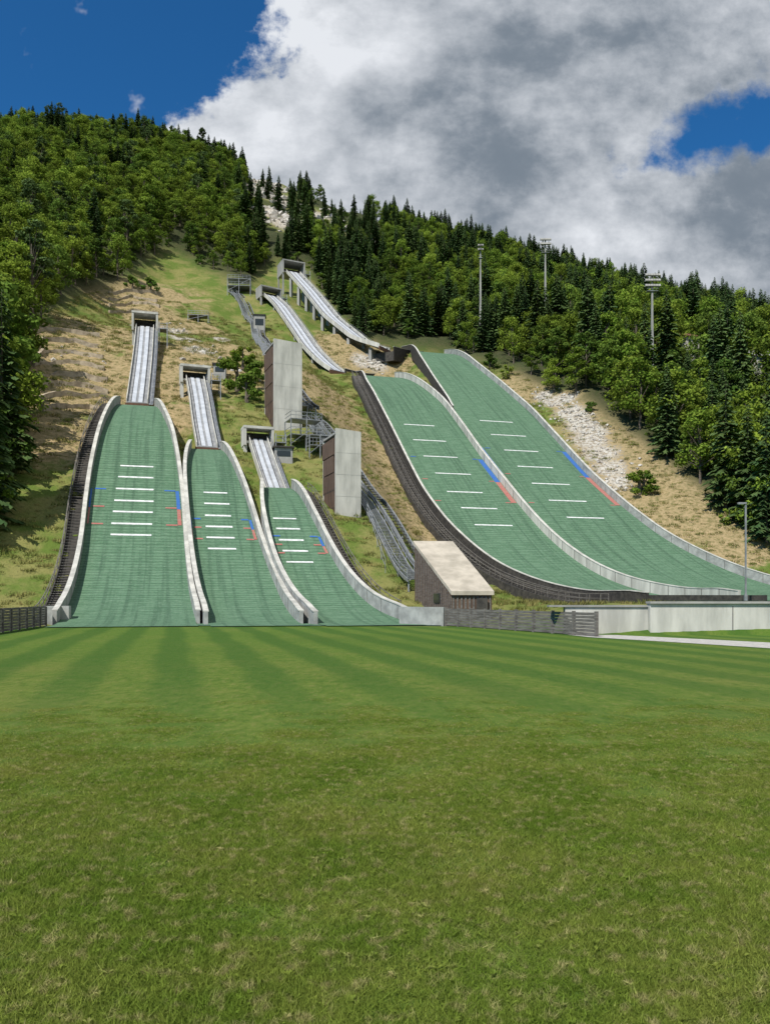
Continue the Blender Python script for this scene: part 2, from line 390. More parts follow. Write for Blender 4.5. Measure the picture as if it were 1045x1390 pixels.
dry=blob([(800,540,6),(840,590,7),(880,640,7),(930,680,6),(970,710,5),(720,520,5),(200,400,9),(160,410,7),(180,415,6),(250,440,7),(290,470,6),(80,500,9),(60,470,8),(100,540,7),(70,540,7),(120,500,7),(50,500,7),(240,520,6),(310,500,5),(470,470,8),(500,480,8),(450,560,6),(520,640,5),(540,690,5),(560,720,4),(480,590,5),(840,680,6),(900,720,5),(430,520,6),(1000,745,4),(440,540,5),(500,610,5),(140,450,7),(90,460,7),(130,540,4),(90,580,5),(60,590,5),(230,480,6),(210,430,6),(225,560,4)])
lw=((fy<57.6)).astype(float)
for n,a in(('rock',rock*.95),('dry',dry),('forest',frs*(1-.9*np.clip(rock*2,0,1))),('lawn',lw)):
    at=me.attributes.new(n,'FLOAT','POINT'); at.data.foreach_set('value',a.astype(np.float32))
# ------------------------------------------------------------------ build hills
def strip(b,H,d0,d1,w0,w1,dz,m):
    n=max(2,int((d1-d0)/1.0)+1); D=np.linspace(d0,d1,n); vs=[];fs=[]
    for i,d in enumerate(D):
        a=w0(d) if callable(w0) else w0; c=w1(d) if callable(w1) else w1
        vs+= [H.pt(a,d,dz),H.pt(c,d,dz)]
        if i: k=2*i; fs.append((k-2,k-1,k+1,k))
    b.add(vs,fs,m)
def mat_surface(H,name,parent):
    D=np.arange(H.dms,H.d1+3.01,.75); nw=8; arc=np.r_[0,np.cumsum(np.hypot(np.diff(D),np.diff(H.h(D))))]
    vs=[];uv=[];fs=[]
    for i,d in enumerate(D):
        for j in range(nw+1):
            w=H.w(0,d)+(H.w(1,d)-H.w(0,d))*j/nw; vs.append(H.pt(w,d)); uv.append((w,arc[i]))
    for i in range(len(D)-1):
        for j in range(nw):
            k=i*(nw+1)+j; fs.append((k,k+1,k+nw+2,k+nw+1))
    me=bpy.data.meshes.new(name); me.from_pydata(vs,[],fs); me.materials.append(M_plas)
    u=me.uv_layers.new(name='UVMap'); L=np.zeros(len(me.loops),int); me.loops.foreach_get('vertex_index',L)
    u.data.foreach_set('uv',np.array(uv)[L].ravel()); me.polygons.foreach_set('use_smooth',[True]*len(fs))
    ob=bpy.data.objects.new(name,me); scene.collection.objects.link(ob); ob.parent=parent
def edge(H,k,d0,d1,off=0,dz=0,step=.75):
    D=np.arange(d0,d1,step); return np.array([H.pt(H.w(k,d)+off,d,dz) for d in D]),D
def wall(b,H,k,d0,d1,t,hw,dn,m,cap=None,gap=0):
    P,D=edge(H,k,d0,d1)
    secs=[]
    for d in D:
        r=float(sm(d,d0-.5,d0+4)); hh=hw*(.75+.25*r)
        l0,l1=((-t-gap,-gap) if k==0 else (gap,t+gap)); secs.append(rect(l0,l1,-dn,hh))
    b.sweep(P,secs,m)
    if cap:
        secs=[]
        for d in D:
            r=float(sm(d,d0-.5,d0+4)); hh=hw*(.75+.25*r)
            l0,l1=((-t-.06-gap,.05-gap) if k==0 else (gap-.05,t+.06+gap)); secs.append(rect(l0,l1,hh+.003,hh+.09))
        b.sweep(P,secs,cap)
    for i in range(4,len(D)-1,4):
        p=P[i]
        l=-t/2-gap if k==0 else t/2+gap
        b.box((p[0]+C_*l,p[1]+S_*l,p[2]+(hw*.96-dn)/2),(t+.03,.07,hw*.96+dn),M_wood if m==M_wall else M_dark,ang=math.atan2(S_,C_))
def rail(b,P,off,h0,hh,m=M_steel,step=3,th=.06):
    P=np.asarray(P); t=np.gradient(P[:,:2],axis=0); t/=np.linalg.norm(t,axis=1)[:,None]; lat=np.stack([t[:,1],-t[:,0]],1)
    Q=P.copy(); Q[:,:2]+=lat*off; Q[:,2]+=h0
    for f in(.55,1.0): b.sweep(Q,rect(-th/2,th/2,hh*f-th,hh*f),m)
    for i in range(0,len(Q),step): b.box((Q[i,0],Q[i,1],Q[i,2]+hh/2),(th,th,hh),m)
def stairs(b,P,l0,l1,mt=M_dark,ms=M_dark,step=.45,rise=.0):
    P=np.asarray(P); t=np.r_[0,np.cumsum(np.linalg.norm(np.diff(P,axis=0),axis=1))]
    g=np.arange(0,t[-1],step); Q=np.stack([np.interp(g,t,P[:,k]) for k in range(3)],1)
    tg=np.gradient(Q[:,:2],axis=0)
    for q,tt in zip(Q,tg):
        a=math.atan2(tt[1],tt[0])-math.pi/2; c=(l0+l1)/2; lx,ly=math.cos(a),math.sin(a)
        b.box((q[0]+lx*c,q[1]+ly*c,q[2]+rise),(abs(l1-l0),.22,.07),mt,ang=a)
    for l in(l0,l1): b.sweep(P,rect(l-.06,l+.06,rise-.28,rise+.06),ms)
def lines(b,H,rows):
    for (u0,u1,v) in rows:
        r=H.hit((u0+u1)/2,v)
        if r is None: continue
        d=r[1]; x,y=xy(*r); hw=(u1-u0)/F*y/2*1.02
        strip(b,H,d-.14,d+.14,r[0]-hw,r[0]+hw,.035,M_white)
def sidemarks(b,H,vb0,vb1,vr1,uc,wid,blens):
    d0=H.hit(uc,vr1)[1]; d1=H.hit(uc,vb1)[1]; d2=H.hit(uc,vb0)[1]
    for k in(0,1):
        sg=1 if k==0 else -1
        def e(d,o): return H.w(k,d)+sg*o
        lo,hi=(.12,wid if k else wid*.6) 
        for (da,db,mm) in((d0,d1,M_red),(d1,d2,M_blue)):
            f0=lambda d:min(e(d,lo),e(d,hi)); f1=lambda d:max(e(d,lo),e(d,hi))
            strip(b,H,da,db-.02,f0,f1,.04,mm)
        for q,mm in((d0,M_red),(d1+.2,M_red),(d2,M_blue)):
            f0=lambda d:min(e(d,wid+.03),e(d,blens)); f1=lambda d:max(e(d,wid+.03),e(d,blens))
            strip(b,H,q-.11,q+.11,f0,f1,.045,mm)
rows={0:[(165,207,633),(162,207,648),(159,207,664),(157,207,680),(155,206,695),(153,205,711),(152,204,726)],
1:[(277,308,669),(278,311,684),(279,313,700),(280,315,715),(281,318,730),(283,320,745)],
2:[(371,402,704),(375,407,718),(379,412,733),(384,418,748),(389,425,763)],
3:[(548,590,577),(560,606,598),(574,622,620),(590,640,643),(606,656,668),(625,676,690),(643,697,713)],
4:[(650,697,572),(665,715,591),(683,732,612),(701,752,634),(720,775,657),(743,798,680),(767,822,703)]}
sm_={0:(665,690,712,182,.5,1.7),1:(705,718,732,297,.4,1.2),2:(728,741,751,398,.4,1.2),3:(622,652,680,610,1.0,2.0),4:(612,646,683,740,1.0,2.0)}
for i,H in enumerate(hills):
    e=empty('ski_jump_landing_hill')
    mat_surface(H,'plastic_matting',e)
    b=MB(); lines(b,H,rows[i]); sidemarks(b,H,*sm_[i]); b.obj('distance_markings',e,fix=False)
    b=MB()
    if i<3:
        wall(b,H,0,H.dws,H.d1+2,.30,1.15,1.6,M_wall,M_concw); wall(b,H,1,H.dws,H.d1+2,.30,1.15,1.6,M_wall,M_concw)
    elif i==3:
        wall(b,H,0,H.dws-3,H.d1+9,.25,1.0,2.2,M_dark,M_concw); wall(b,H,1,H.dws,H.d1+2,.35,1.3,1.5,M_concw,M_concw)
        b.beam(H.pt(H.w(0,H.dws-3),H.dws-3,-.1),H.pt(H.w(1,H.dws-3)+1,H.dws-3,-.1),.2,1.3,M_dark)
    else:
        wall(b,H,0,H.d1-52,H.d1+10,.25,1.55,2.2,M_dark,M_concw,gap=.1); wall(b,H,1,H.dws,H.d1+3,.35,1.25,1.6,M_wall,M_concw)
    b.obj('side_walls',e)
    b=MB()
    if i==0:
        P,D=edge(H,0,H.dws+2,H.d1,off=-1.15); stairs(b,P,-.6,.6,M_wood,M_dark,.6); rail(b,P,-.68,0,.95,M_wood); b.sweep(P,rect(-.7,.7,-1.2,-.35),M_dark)
    if i==2:
        P,D=edge(H,1,H.dws+6,H.d1,off=1.1); stairs(b,P,-.55,.55,M_wood,M_dark,.6); rail(b,P,.65,0,.95,M_wood)
        b.sweep(P,rect(-.6,.6,-1.2,-.35),M_dark)
    if i==3:
        P,D=edge(H,0,H.dws+2,H.d1+8,off=-1.35,dz=-.3); stairs(b,P,-.9,.9,M_wood,M_dark,.6); rail(b,P,-1.0,0,1.05,M_wood); rail(b,P,-.1,0,1.05,M_wood,6)
        b.sweep(P,rect(-1.2,-1.05,-2.0,.1),M_dark); b.sweep(P,rect(-1.0,.9,-1.5,-.4),M_dark)
    if i==4:
        P,D=edge(H,1,H.dws+2,H.d1-5,off=1.0,dz=-.2); stairs(b,P,-.4,.4,M_wood,M_wood)
    if b.v: b.obj('side_stairs',e)
    if i>=3:   # knoll ramp that carries the wooden side up to the take-off table
        I=I4 if i==3 else I5; b=MB()
        q0=np.array(H.pt((H.w(0,H.d1+8)*.62+H.w(1,H.d1+8)*.38),H.d1+8,-.4)); q1=I[0]+np.array((0,0,-.9)); t=np.linspace(0,1,24)[:,None]
        mid=q0*.5+q1*.5+np.array((1.5,0,-1.0)); P=(1-t)**2*q0+2*t*(1-t)*mid+t*t*q1
        b.sweep(P,rect(-2.4,2.4,-2.5,-.2),M_dark); b.sweep(P,rect(-2.55,-2.41,-2.5,.9),M_dark); b.sweep(P,rect(-2.6,-2.36,.903,1.0),M_concw); b.sweep(P,rect(2.41,2.55,-2.5,.6),M_dark)
        b.obj('knoll_ramp',e)
def sheet(name,pts,z,m,parent=None,uv=True):
    me=bpy.data.meshes.new(name); me.from_pydata([(x,y,z) for x,y in pts],[],[tuple(range(len(pts)))]); me.materials.append(m)
    if uv:
        l=me.uv_layers.new(name='UVMap')
        for k,p in enumerate(pts): l.data[k].uv=p
    ob=bpy.data.objects.new(name,me); scene.collection.objects.link(ob)
    if parent: ob.parent=parent
    return ob
sheet('matting_apron',[(-23.9,58),(-4,58),(6.0,58.6),(4.6,67),(-24,67)],.035,M_plas)
# ------------------------------------------------------------------ inruns
def gate(b,P,wid,ht,depth,m=M_conc):
    p=P[-1]; t=P[-1]-P[-5]; a=math.atan2(t[1],t[0])-math.pi/2; c,s=math.cos(a),math.sin(a)
    def L(l,f,z): return (p[0]+c*l-s*f,p[1]+s*l+c*f,p[2]+z)
    b.box(L(0,depth/2-1,ht),(wid,depth,.35),m,ang=a)
    b.box(L(-wid/2+.2,depth/2-1,ht/2-.6),(.35,depth-.1,ht+.8),m,ang=a)
    b.box(L(wid/2-.2,depth/2-1,ht/2-.6),(.35,depth-.1,ht+.8),m,ang=a)
    b.box(L(0,depth/2-.8,-.5),(wid-.8,depth-.4,.3),m,ang=a)
    b.box(L(0,depth-1.2,ht/2-.2),(wid-.8,.2,ht-.4),M_dark,ang=a)
    for l in(-wid/2+.3,wid/2-.3):
        for f in(-.3,depth-1.8):
            q=L(l,f,0); g=float(T(q[0],q[1])[0]); 
            if q[2]-g>.5: b.box((q[0],q[1],(q[2]-.8+g-1)/2),(.45,.45,q[2]-.8-g+1),m,ang=a)
    q=L(wid/2+.9,0,0); g=float(T(q[0],q[1])[0])
    b.box(L(wid/2+.9,0,-.4),(1.6,2.2,.12),M_steel,ang=a)
    for f in(-1,1):
        for l in(.2,1.6): 
            q=L(wid/2+l,f,0); b.box((q[0],q[1],(q[2]+.8+g-1)/2),(.12,.12,q[2]+.8-g+1),M_steel)
    for z in(.1,.55): 
        b.beam(L(wid/2+.2,-1,z),L(wid/2+1.6,-1,z),.06,.06,M_steel); b.beam(L(wid/2+1.6,-1,z),L(wid/2+1.6,1,z),.06,.06,M_steel)
for i,(P,wid) in enumerate(inr):
    e=empty('ski_jump_inrun'); b=MB(); h=wid/2
    b.sweep(P,rect(-h,h,-.45,0),M_deck)
    b.sweep(P,rect(-h-.12,-h-.003,-.55,.55),M_concw); b.sweep(P,rect(h+.003,h+.12,-.55,.55),M_concw)
    tw=h*.42
    b.sweep(P,rect(-h*.12-tw,-h*.12,.004,.10),M_track); b.sweep(P,rect(h*.12,h*.12+tw,.004,.10),M_track)
    b.sweep(P,rect(-h*.62,-h*.585,.10,.16),M_dark);b.sweep(P,rect(h*.585,h*.62,.10,.16),M_dark)
    t=P[1]-P[0]; a=math.atan2(t[1],t[0])-math.pi/2
    b.box((P[0,0],P[0,1]-.05,P[0,2]-.55),(wid+.5,.3,.8),M_rust,ang=a)
    b.obj('track_deck',e)
    b=MB(); st=8 if i<4 else 9
    for k in range(2,len(P)-2,st):
        for l in(-h+.3,h-.3):
            x=P[k,0]+l; y=P[k,1]; g=float(T(x,y)[0]); 
            b.box((x,y,(P[k,2]-.5+g-1)/2),(.35 if i<4 else .7,.4 if i<4 else .8,max(.3,P[k,2]-.5-g+1)),M_conc,ang=a)
    rail(b,P,h+.45,-.1,.9,M_steel,4,.05); b.sweep(P,rect(h+.15,h+.9,-.25,-.15),M_steel)
    b.obj('supports_and_walkway',e)
    b=MB(); wq=[(4.6,2.3,3.5),(4.6,1.7,3),(4.2,1.5,2.6),(6.4,2.0,4),(7.2,3.0,6)][i]; gate(b,P,*wq,M_conc if i>2 else M_concw); b.obj('start_gate',e)
# ------------------------------------------------------------------ ground following tracks
def gpath(px,dz=.8,sm_n=5):
    G=np.array([ghit(u,v) for u,v in px]); t=np.r_[0,np.cumsum(np.linalg.norm(np.diff(G[:,:2],axis=0),axis=1))]
    g=np.arange(0,t[-1],1.0); x=np.interp(g,t,G[:,0]); y=np.interp(g,t,G[:,1]); z=T(x,y)+dz
    k=np.ones(sm_n*2+1)/(sm_n*2+1); z=np.convolve(np.pad(z,sm_n,mode='edge'),k,'valid'); z=np.maximum(z,T(x,y)+min(.3,dz))
    return np.stack([x,y,z],1)
e=empty('service_stairway'); b=MB()
for px in([(566,806),(530,745),(500,692),(465,640),(440,602),(414,565)],[(414,565),(396,540),(372,500),(358,472),(345,440),(328,412),(312,394)]):
    P=gpath(px,.9); stairs(b,P,-.9,.5,M_steel,M_steel,.4); rail(b,P,-.95,0,1.0,M_steel); rail(b,P,.55,0,1.0,M_steel)
    b.sweep(P,rect(1.2,1.32,-.5,.15),M_steel); b.sweep(P,rect(2.2,2.32,-.5,.15),M_steel); stairs(b,P,1.25,2.25,M_dark,M_steel,1.0)
    for k in range(0,len(P),4):
        for l in(-.8,.4,1.7):
            x=P[k,0]+l; y=P[k,1]; g=float(T(x,y)[0]); b.box((x,y,(P[k,2]-.2+g-.6)/2),(.14,.14,P[k,2]-.2-g+.6),M_steel)
b.obj('stair_flights',e)
b=MB(); P=gpath([(556,790),(535,735),(512,690),(490,650)],0.0,3); P[:,0]-=2.4; P[:,2]=T(P[:,0],P[:,1])
rail(b,P,0,0,1.5,M_steel,3,.045); b.obj('wire_fence')
# ------------------------------------------------------------------ judges towers
def tower(u,v,wid,ht,dep,ang,name):
    p=ghit(u,v); e=empty(name); e.location=(p[0],p[1],p[2]); e.rotation_euler=(0,0,ang)
    b=MB()
    b.add([(-wid/2,0,-3),(wid/2,0,-3),(wid/2,0,ht-.25),(-wid/2,0,ht),(-wid/2,.35,-3),(wid/2,.35,-3),(wid/2,.35,ht-.25),(-wid/2,.35,ht)],
          [(0,1,2,3),(7,6,5,4),(0,4,5,1),(1,5,6,2),(2,6,7,3),(3,7,4,0)],M_concw)
    b.box((wid/2-.2,dep/2+.36,ht/2-1.6),(.4,dep,ht+2.6),M_concw)
    b.box((-.25,dep+.5,ht/2-1.5),(wid-.5,.3,ht+2.3),M_concw)
    b.box((0,dep/2+.3,ht-.55),(wid+.1,dep+.5,.22),M_conc)
    for k in range(1,4): b.box((0,-.004,ht*k/4-.3),(wid*.998,.014,.02),M_conc)
    b.obj('concrete_shell',e)
    b=MB(); n=5
    for k in range(n):
        z0=ht*k/n-1; z1=ht*(k+1)/n-1
        b.box((-wid/2+.2-.05*k,dep/2+.42,(z0+z1)/2),(.3,dep-.1-(.5 if k%2 else 0),z1-z0-.1),M_woodb)
        b.box((-wid/2+.22,dep/2+.4,z1-.03),(.5,dep,.12),M_dark)
    for k in range(int(dep/.35)): b.box((-wid/2-.02,.5+k*.35,ht/2-1),(.06,.08,ht-.6),M_woodb)
    b.obj('timber_cladding',e)
    b=MB()
    for k in range(1,n): 
        b.box((wid/2+.01,dep/2+.4,ht*k/n-.2),(.06,dep*.7,.9),M_glass)
        b.box((wid/2+.03,dep/2+.4,ht*k/n-.72),(.12,dep*.75,.08),M_steel)
    b.obj('judge_windows',e)
    return p
pA=tower(391,583,4.3,13.3,5.2,math.radians(22),'judges_tower')
pB=tower(473,700,3.0,9.9,4.8,math.radians(20),'judges_tower')
def platform(u,v,w,dp,zh,ang,name):
    p=ghit(u,v); e=empty(name); e.location=tuple(p); e.rotation_euler=(0,0,ang); b=MB()
    for z in zh:
        b.box((0,0,z),(w,dp,.1),M_steel)
        for hh in(.5,1.0):
            for (x0,y0,x1,y1) in((-w/2,-dp/2,w/2,-dp/2),(w/2,-dp/2,w/2,dp/2),(-w/2,-dp/2,-w/2,dp/2)):
                b.beam((x0,y0,z+hh),(x1,y1,z+hh),.06,.06,M_steel)
        k=0
        while k<=w: b.box((-w/2+k,-dp/2,z+.5),(.05,.05,1.0),M_steel); k+=w/6
    for x in(-w/2,0,w/2):
        for y in(-dp/2,dp/2): b.box((x,y,zh[-1]/2-2),(.14,.14,zh[-1]+4),M_steel)
    b.beam((-w/2,-dp/2,0),(w/2,-dp/2,zh[-1]),.08,.08,M_steel)
    b.obj('frame',e)
platform(412,606,4.6,3,(1.4,3.6),.4,'steel_platform'); platform(432,618,3,2.4,(1.2,2.6),.3,'steel_platform')
platform(325,398,6.5,4,(1.6,3.6),.1,'lift_station_platform'); platform(270,436,5,3,(1.2,),.1,'steel_platform')
def cabin(u,v,w,dp,h,ang,name='start_cabin'):
    p=ghit(u,v); e=empty(name); e.location=tuple(p); e.rotation_euler=(0,0,ang); b=MB()
    b.box((0,dp/2,h/2-1),(w,dp,h+2),M_conc); b.box((0,-.02,h*.62),(w*.75,.08,h*.35),M_glass); b.box((0,dp/2,h+.12),(w+.5,dp+.5,.2),M_dark)
    b.box((-w/2-.02,dp/2,h*.6),(.08,dp*.6,h*.35),M_glass); b.obj('shell',e)
cabin(352,452,2.8,2.4,4.6,.1); cabin(298,512,2.0,2,2.2,.1); cabin(385,628,2.4,2,2.0,.2)
# ------------------------------------------------------------------ shed with sloped concrete roof
e=empty('sloped_roof_building'); b=MB()
A0=np.array((5.4,66.));A1=np.array((8.75,66.3));B0=np.array((2.75,75.));B1=np.array((6.3,75.4)); ze=2.25;zt=7.0
def prism(b,pts_lo,pts_hi,m):
    n=len(pts_lo); b.add(list(pts_lo)+list(pts_hi),[tuple(range(n))[::-1],tuple(range(n,2*n))]+[(i,(i+1)%n,n+(i+1)%n,n+i) for i in range(n)],m)
q=[A0,A1,B1,B0]; zz=[ze,ze,zt,zt]
cen=sum(q)/4; ex=[cen+(p-cen)*1.05 for p in q]
prism(b,[(p[0],p[1],z) for p,z in zip(ex,zz)],[(p[0],p[1],z+.32) for p,z in zip(ex,zz)],M_roofc)
b.obj('roof',e); b=MB()
prism(b,[(p[0],p[1],-1) for p in q],[(p[0],p[1],z-.003) for p,z in zip(q,zz)],M_woodb); 
for k in range(20):
    t=k/20; p=A0+(B0-A0)*t; b.box((p[0]-.03,p[1],(ze+(zt-ze)*t)/2-.1),(.06,.1,ze+(zt-ze)*t),M_wood,ang=.26)
for k in range(10):
    p=A0+(A1-A0)*(k+.5)/10; b.box((p[0],p[1]-.03,1.1),(.12,.06,2.1),M_wood)
b.obj('timber_walls',e); b=MB()
b.box((7.9,65.97,1.0),(.9,.14,2.0),M_dark); p=A0+(B0-A0)*.35; b.box((p[0]-.04,p[1],2.0),(.12,1.4,.8),M_glass,ang=.3); b.obj('door_and_window',e)
# ------------------------------------------------------------------ fences and walls of the stadium
def plank_fence(pts,ht,name,step=2.0):
    b=MB()
    for (a,c) in zip(pts[:-1],pts[1:]):
        a=np.array(a,float);c=np.array(c,float); L=np.linalg.norm(c-a); n=max(1,int(round(L/step))); an=math.atan2(c[1]-a[1],c[0]-a[0])
        for k in range(n+1):
            p=a+(c-a)*k/n; b.box((p[0],p[1],ht/2),(.14,.16,ht+.06),M_wood,ang=an)
        for k in range(n):
            p=a+(c-a)*(k+.5)/n; z=.12
            while z<ht: 
                b.box((p[0]+random.uniform(-.01,.01),p[1],z),(L/n-.15,.05+random.uniform(0,.02),.15),M_wood,ang=an); z+=.175
    return b.obj(name)
plank_fence([(4.4,58.4),(8.0,49.5),(10.9,41.8)],1.28,'wooden_fence')
plank_fence([(-24.9,59.5),(-22.6,49),(-21,40),(-20,30)],1.35,'wooden_fence')
e=empty('curved_boundary_wall'); b=MB()
pp=[(1.2,61.6),(2.6,59.9),(4.3,58.5)]
P=np.array([(x,y,0) for x,y in pp]); b.sweep(P,rect(-.15,.15,-.5,1.35),M_wall); b.obj('wall',e)
b=MB(); b.box((-25.1,62,.1),(1.9,1.0,2.6),M_wall,ang=.2); b.obj('corner_block',e)
e=empty('concrete_retaining_wall'); b=MB()
b.box((36.0,44.6,.55),(43.0,.6,2.3),M_concw); b.box((36.0,44.55,1.76),(43.1,.8,.12),M_conc)
b.box((12.75,45.0,.4),(5.6,.5,2.2),M_concw); b.box((12.2,45.0,1.56),(6.3,.7,.1),M_conc)
for k in range(9): b.box((19+k*4.6,44.28,.6),(.03,.02,1.9),M_dark)
b.obj('wall_body',e)
path=[(9.9,44.1),(12.4,43.6),(15.6,38.8),(18.3,34.3),(27,18),(24.8,17),(15.3,32.0),(13.2,36.2),(10.4,41.3)]
sheet('gravel_path',path,.014,M_gravel)
# ------------------------------------------------------------------ masts and lamps
def mast(u,vt,y,name,n=3,w=3.6):
    a=(u-U0)/F; x=a*y; zt=ZC+(VH-vt)/F*y; g=float(T(x,y)[0]); e=empty(name); b=MB()
    H=zt-g
    for k in range(8):
        r0=.42-.25*k/8; b.box((x,y,g+H*(k+.5)/8),(r0*1.5,r0*1.5,H/8+.01),M_conc)
    b.obj('pole',e); b=MB()
    for k in range(n):
        z=zt-.4-k*1.15; b.box((x,y-.2,z),(w,.14,.14),M_steel)
        for j in range(6): b.box((x-w/2+.3+j*(w-.6)/5,y-.55,z+.1),(.48,.3,.5),M_conc,tilt=-.4)
    b.box((x,y+.1,zt-3.7),(w*.7,1.1,.08),M_steel); b.box((x,y-.5,zt-3.2),(w*.7,.05,.05),M_steel); b.obj('floodlights',e)
MASTS=((885,372,175),(740,324,215),(652,332,225))
for k,(u,v,y) in enumerate(MASTS): mast(u,v,y,'floodlight_mast',(3,2,2)[k],(3.4,3.0,1.6)[k])
def lamp(u,vt,y,name='street_lamp'):
    a=(u-U0)/F; x=a*y; zt=ZC+(VH-vt)/F*y; g=float(T(x,y)[0]); b=MB()
    b.box((x,y,(zt+g)/2),(.14,.14,zt-g),M_steel); b.box((x,y,g+.5),(.25,.25,1.2),M_steel); b.box((x-.35,y,zt),(.8,.3,.14),M_steel); b.box((x-.45,y,zt-.09),(.5,.24,.05),M_white); b.obj(name)
lamp(1012,683,78)
def house(u,v,y,w,dp,h,rm,name,ang=.3):
    a=(u-U0)/F; x=a*y; z=ZC+(VH-v)/F*y; g=float(T(x,y)[0]); e=empty(name); e.location=(x,y,z); e.rotation_euler=(0,0,ang); b=MB()
    b.box((0,dp/2,h/2-(z-g)/2-1),(w,dp,h+(z-g)+2),M_plaster)
    for k in(-1,0,1): b.box((k*w*.3,-.03,h*.55),(w*.14,.1,h*.35),M_glass)
    b.obj('walls',e); b=MB()
    b.add([(-w/2-.5,-.6,h),(w/2+.5,-.6,h),(w/2+.5,dp+.6,h),(-w/2-.5,dp+.6,h),(-w/2-.5,dp/2,h+w*.32),(w/2+.5,dp/2,h+w*.32)],[(0,1,5,4),(3,4,5,2),(0,4,3),(1,2,5),(0,3,2,1)],rm); b.obj('roof',e)
house(936,472,215,6,6,3.0,M_rooft,'forest_house'); house(1034,496,190,7,6,2.2,M_conc,'forest_house',.1)
# low dry-stone walls on the lip of each bench of the terraced bank
b=MB()
def terrace(px):
    P=gpath(px,.15,1); n=len(P)
    h=[.05+.3*random.random() for _ in range(n)]
    b.sweep(P,[rect(-.28,.28,-.5,.25+q) for q in h],M_log)
for k in range(8):
    v=446+k*15; terrace([(36+k*3,v+6),(62+k*3,v+1),(95+k*4,v+3),(138+k*3,v+12)])
for k in range(4): terrace([(148,398+k*9),(180,394+k*9),(218,400+k*9)])
b.obj('stone_terraces')
def rocks(name,pts,n,s0,s1):
    b=MB(); rk=[];sc=[]
    import bmesh
    bm=bmesh.new(); bmesh.ops.create_icosphere(bm,subdivisions=1,radius=1); vv=[v.co.copy() for v in bm.verts]; ff=[tuple(v.index for v in f.verts) for f in bm.faces]; bm.free()
    C=[(ghit(u,v),r) for u,v,r in pts]
    for k in range(n):
        c,r=random.choice(C); rk.append((c[0]+random.gauss(0,r*.8),c[1]+random.gauss(0,r*.8)))
        sc.append((s0+(s1-s0)*random.random()**2.5,[(1+random.uniform(-.35,.35)) for _ in vv]))
    G=T(np.array([q[0] for q in rk]),np.array([q[1] for q in rk]))
    for (x,y),(s,d),z in zip(rk,sc,G):
        az=random.uniform(.5,.9)
        b.add([(x+v.x*s*q,y+v.y*s*q,z+v.z*s*q*az) for v,q in zip(vv,d)],ff,M_rock)
    b.obj(name)
rocks('scree_rocks',[(u,v,r*.8) for u,v,r in SCREE],700,.10,.5)
rocks('rock_outcrop',[(360,250,7),(375,268,7),(350,262,6),(430,295,8),(365,285,7),(460,310,6),(385,300,7)],300,.6,2.6)
rocks('bank_stones',[(250,462,2.5),(235,450,2.5),(275,475,2.5),(505,490,2),(210,440,4),(300,500,4),(90,480,5)],260,.1,.6)
# ------------------------------------------------------------------ trees
def quadmesh(name,V,Fc,shade,mats,mi):
    me=bpy.data.meshes.new(name); me.from_pydata(V,[],Fc)
    for m in mats: me.materials.append(m)
    me.polygons.foreach_set('material_index',mi)
    a=me.attributes.new('shade','FLOAT','FACE'); a.data.foreach_set('value',shade); me.update()
    return me
def tube(V,Fc,sh,mi,p0,p1,r0,r1,n=6):
    p0=Vector(p0);p1=Vector(p1); t=(p1-p0).normalized(); u=t.orthogonal().normalized(); w=t.cross(u); o=len(V)
    for p,r in((p0,r0),(p1,r1)):
        for k in range(n):
            a=2*math.pi*k/n; q=p+u*math.cos(a)*r+w*math.sin(a)*r; V.append(tuple(q))
    for k in range(n): Fc.append((o+k,o+(k+1)%n,o+n+(k+1)%n,o+n+k)); sh.append(.5); mi.append(0)
def spruce(seed,H=15.,R=2.6,lev=30):
    r=random.Random(seed); V=[];Fc=[];sh=[];mi=[]
    tube(V,Fc,sh,mi,(0,0,-1),(0,0,H*.97),.22,.02)
    for i in range(lev):
        f=i/(lev-1); z=H*(.08+.9*f**.95); rad=R*(1-f)**.75*r.uniform(.65,1.2)+.12; nb=int(9-3*f)
        for k in range(nb):
            a=2*math.pi*(k+r.random())/nb; L=rad*r.uniform(.6,1.2); dr=r.uniform(.15,.45)
            ca,sa=math.cos(a),math.sin(a); ns=max(2,int(L/.5)); s=r.uniform(.0,1)
            for j in range(ns):
                t0=(j+.2)/ns; t1=min(1.05,t0+1.5/ns); wd_=.62*(1-.45*t0)*(.5+.5*min(1,L))
                for sg in(-1,1):
                    x0,x1=L*t0,L*t1; z0=z-dr*x0; z1=z-dr*x1-.1
                    an=a+sg*r.uniform(.35,.7)
                    tip=(ca*x0+math.cos(an)*(x1-x0+.25),sa*x0+math.sin(an)*(x1-x0+.25),z1-r.uniform(0,.35))
                    o=len(V); V+= [(ca*x0-sa*.05,sa*x0+ca*.05,z0+.06),(ca*x1,sa*x1,z1+.06),tip,(ca*x0+math.cos(an)*wd_*.5,sa*x0+math.sin(an)*wd_*.5,z0-.22)]
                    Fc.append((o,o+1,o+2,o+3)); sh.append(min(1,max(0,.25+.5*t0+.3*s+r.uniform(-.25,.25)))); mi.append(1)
    return V,Fc,sh,mi
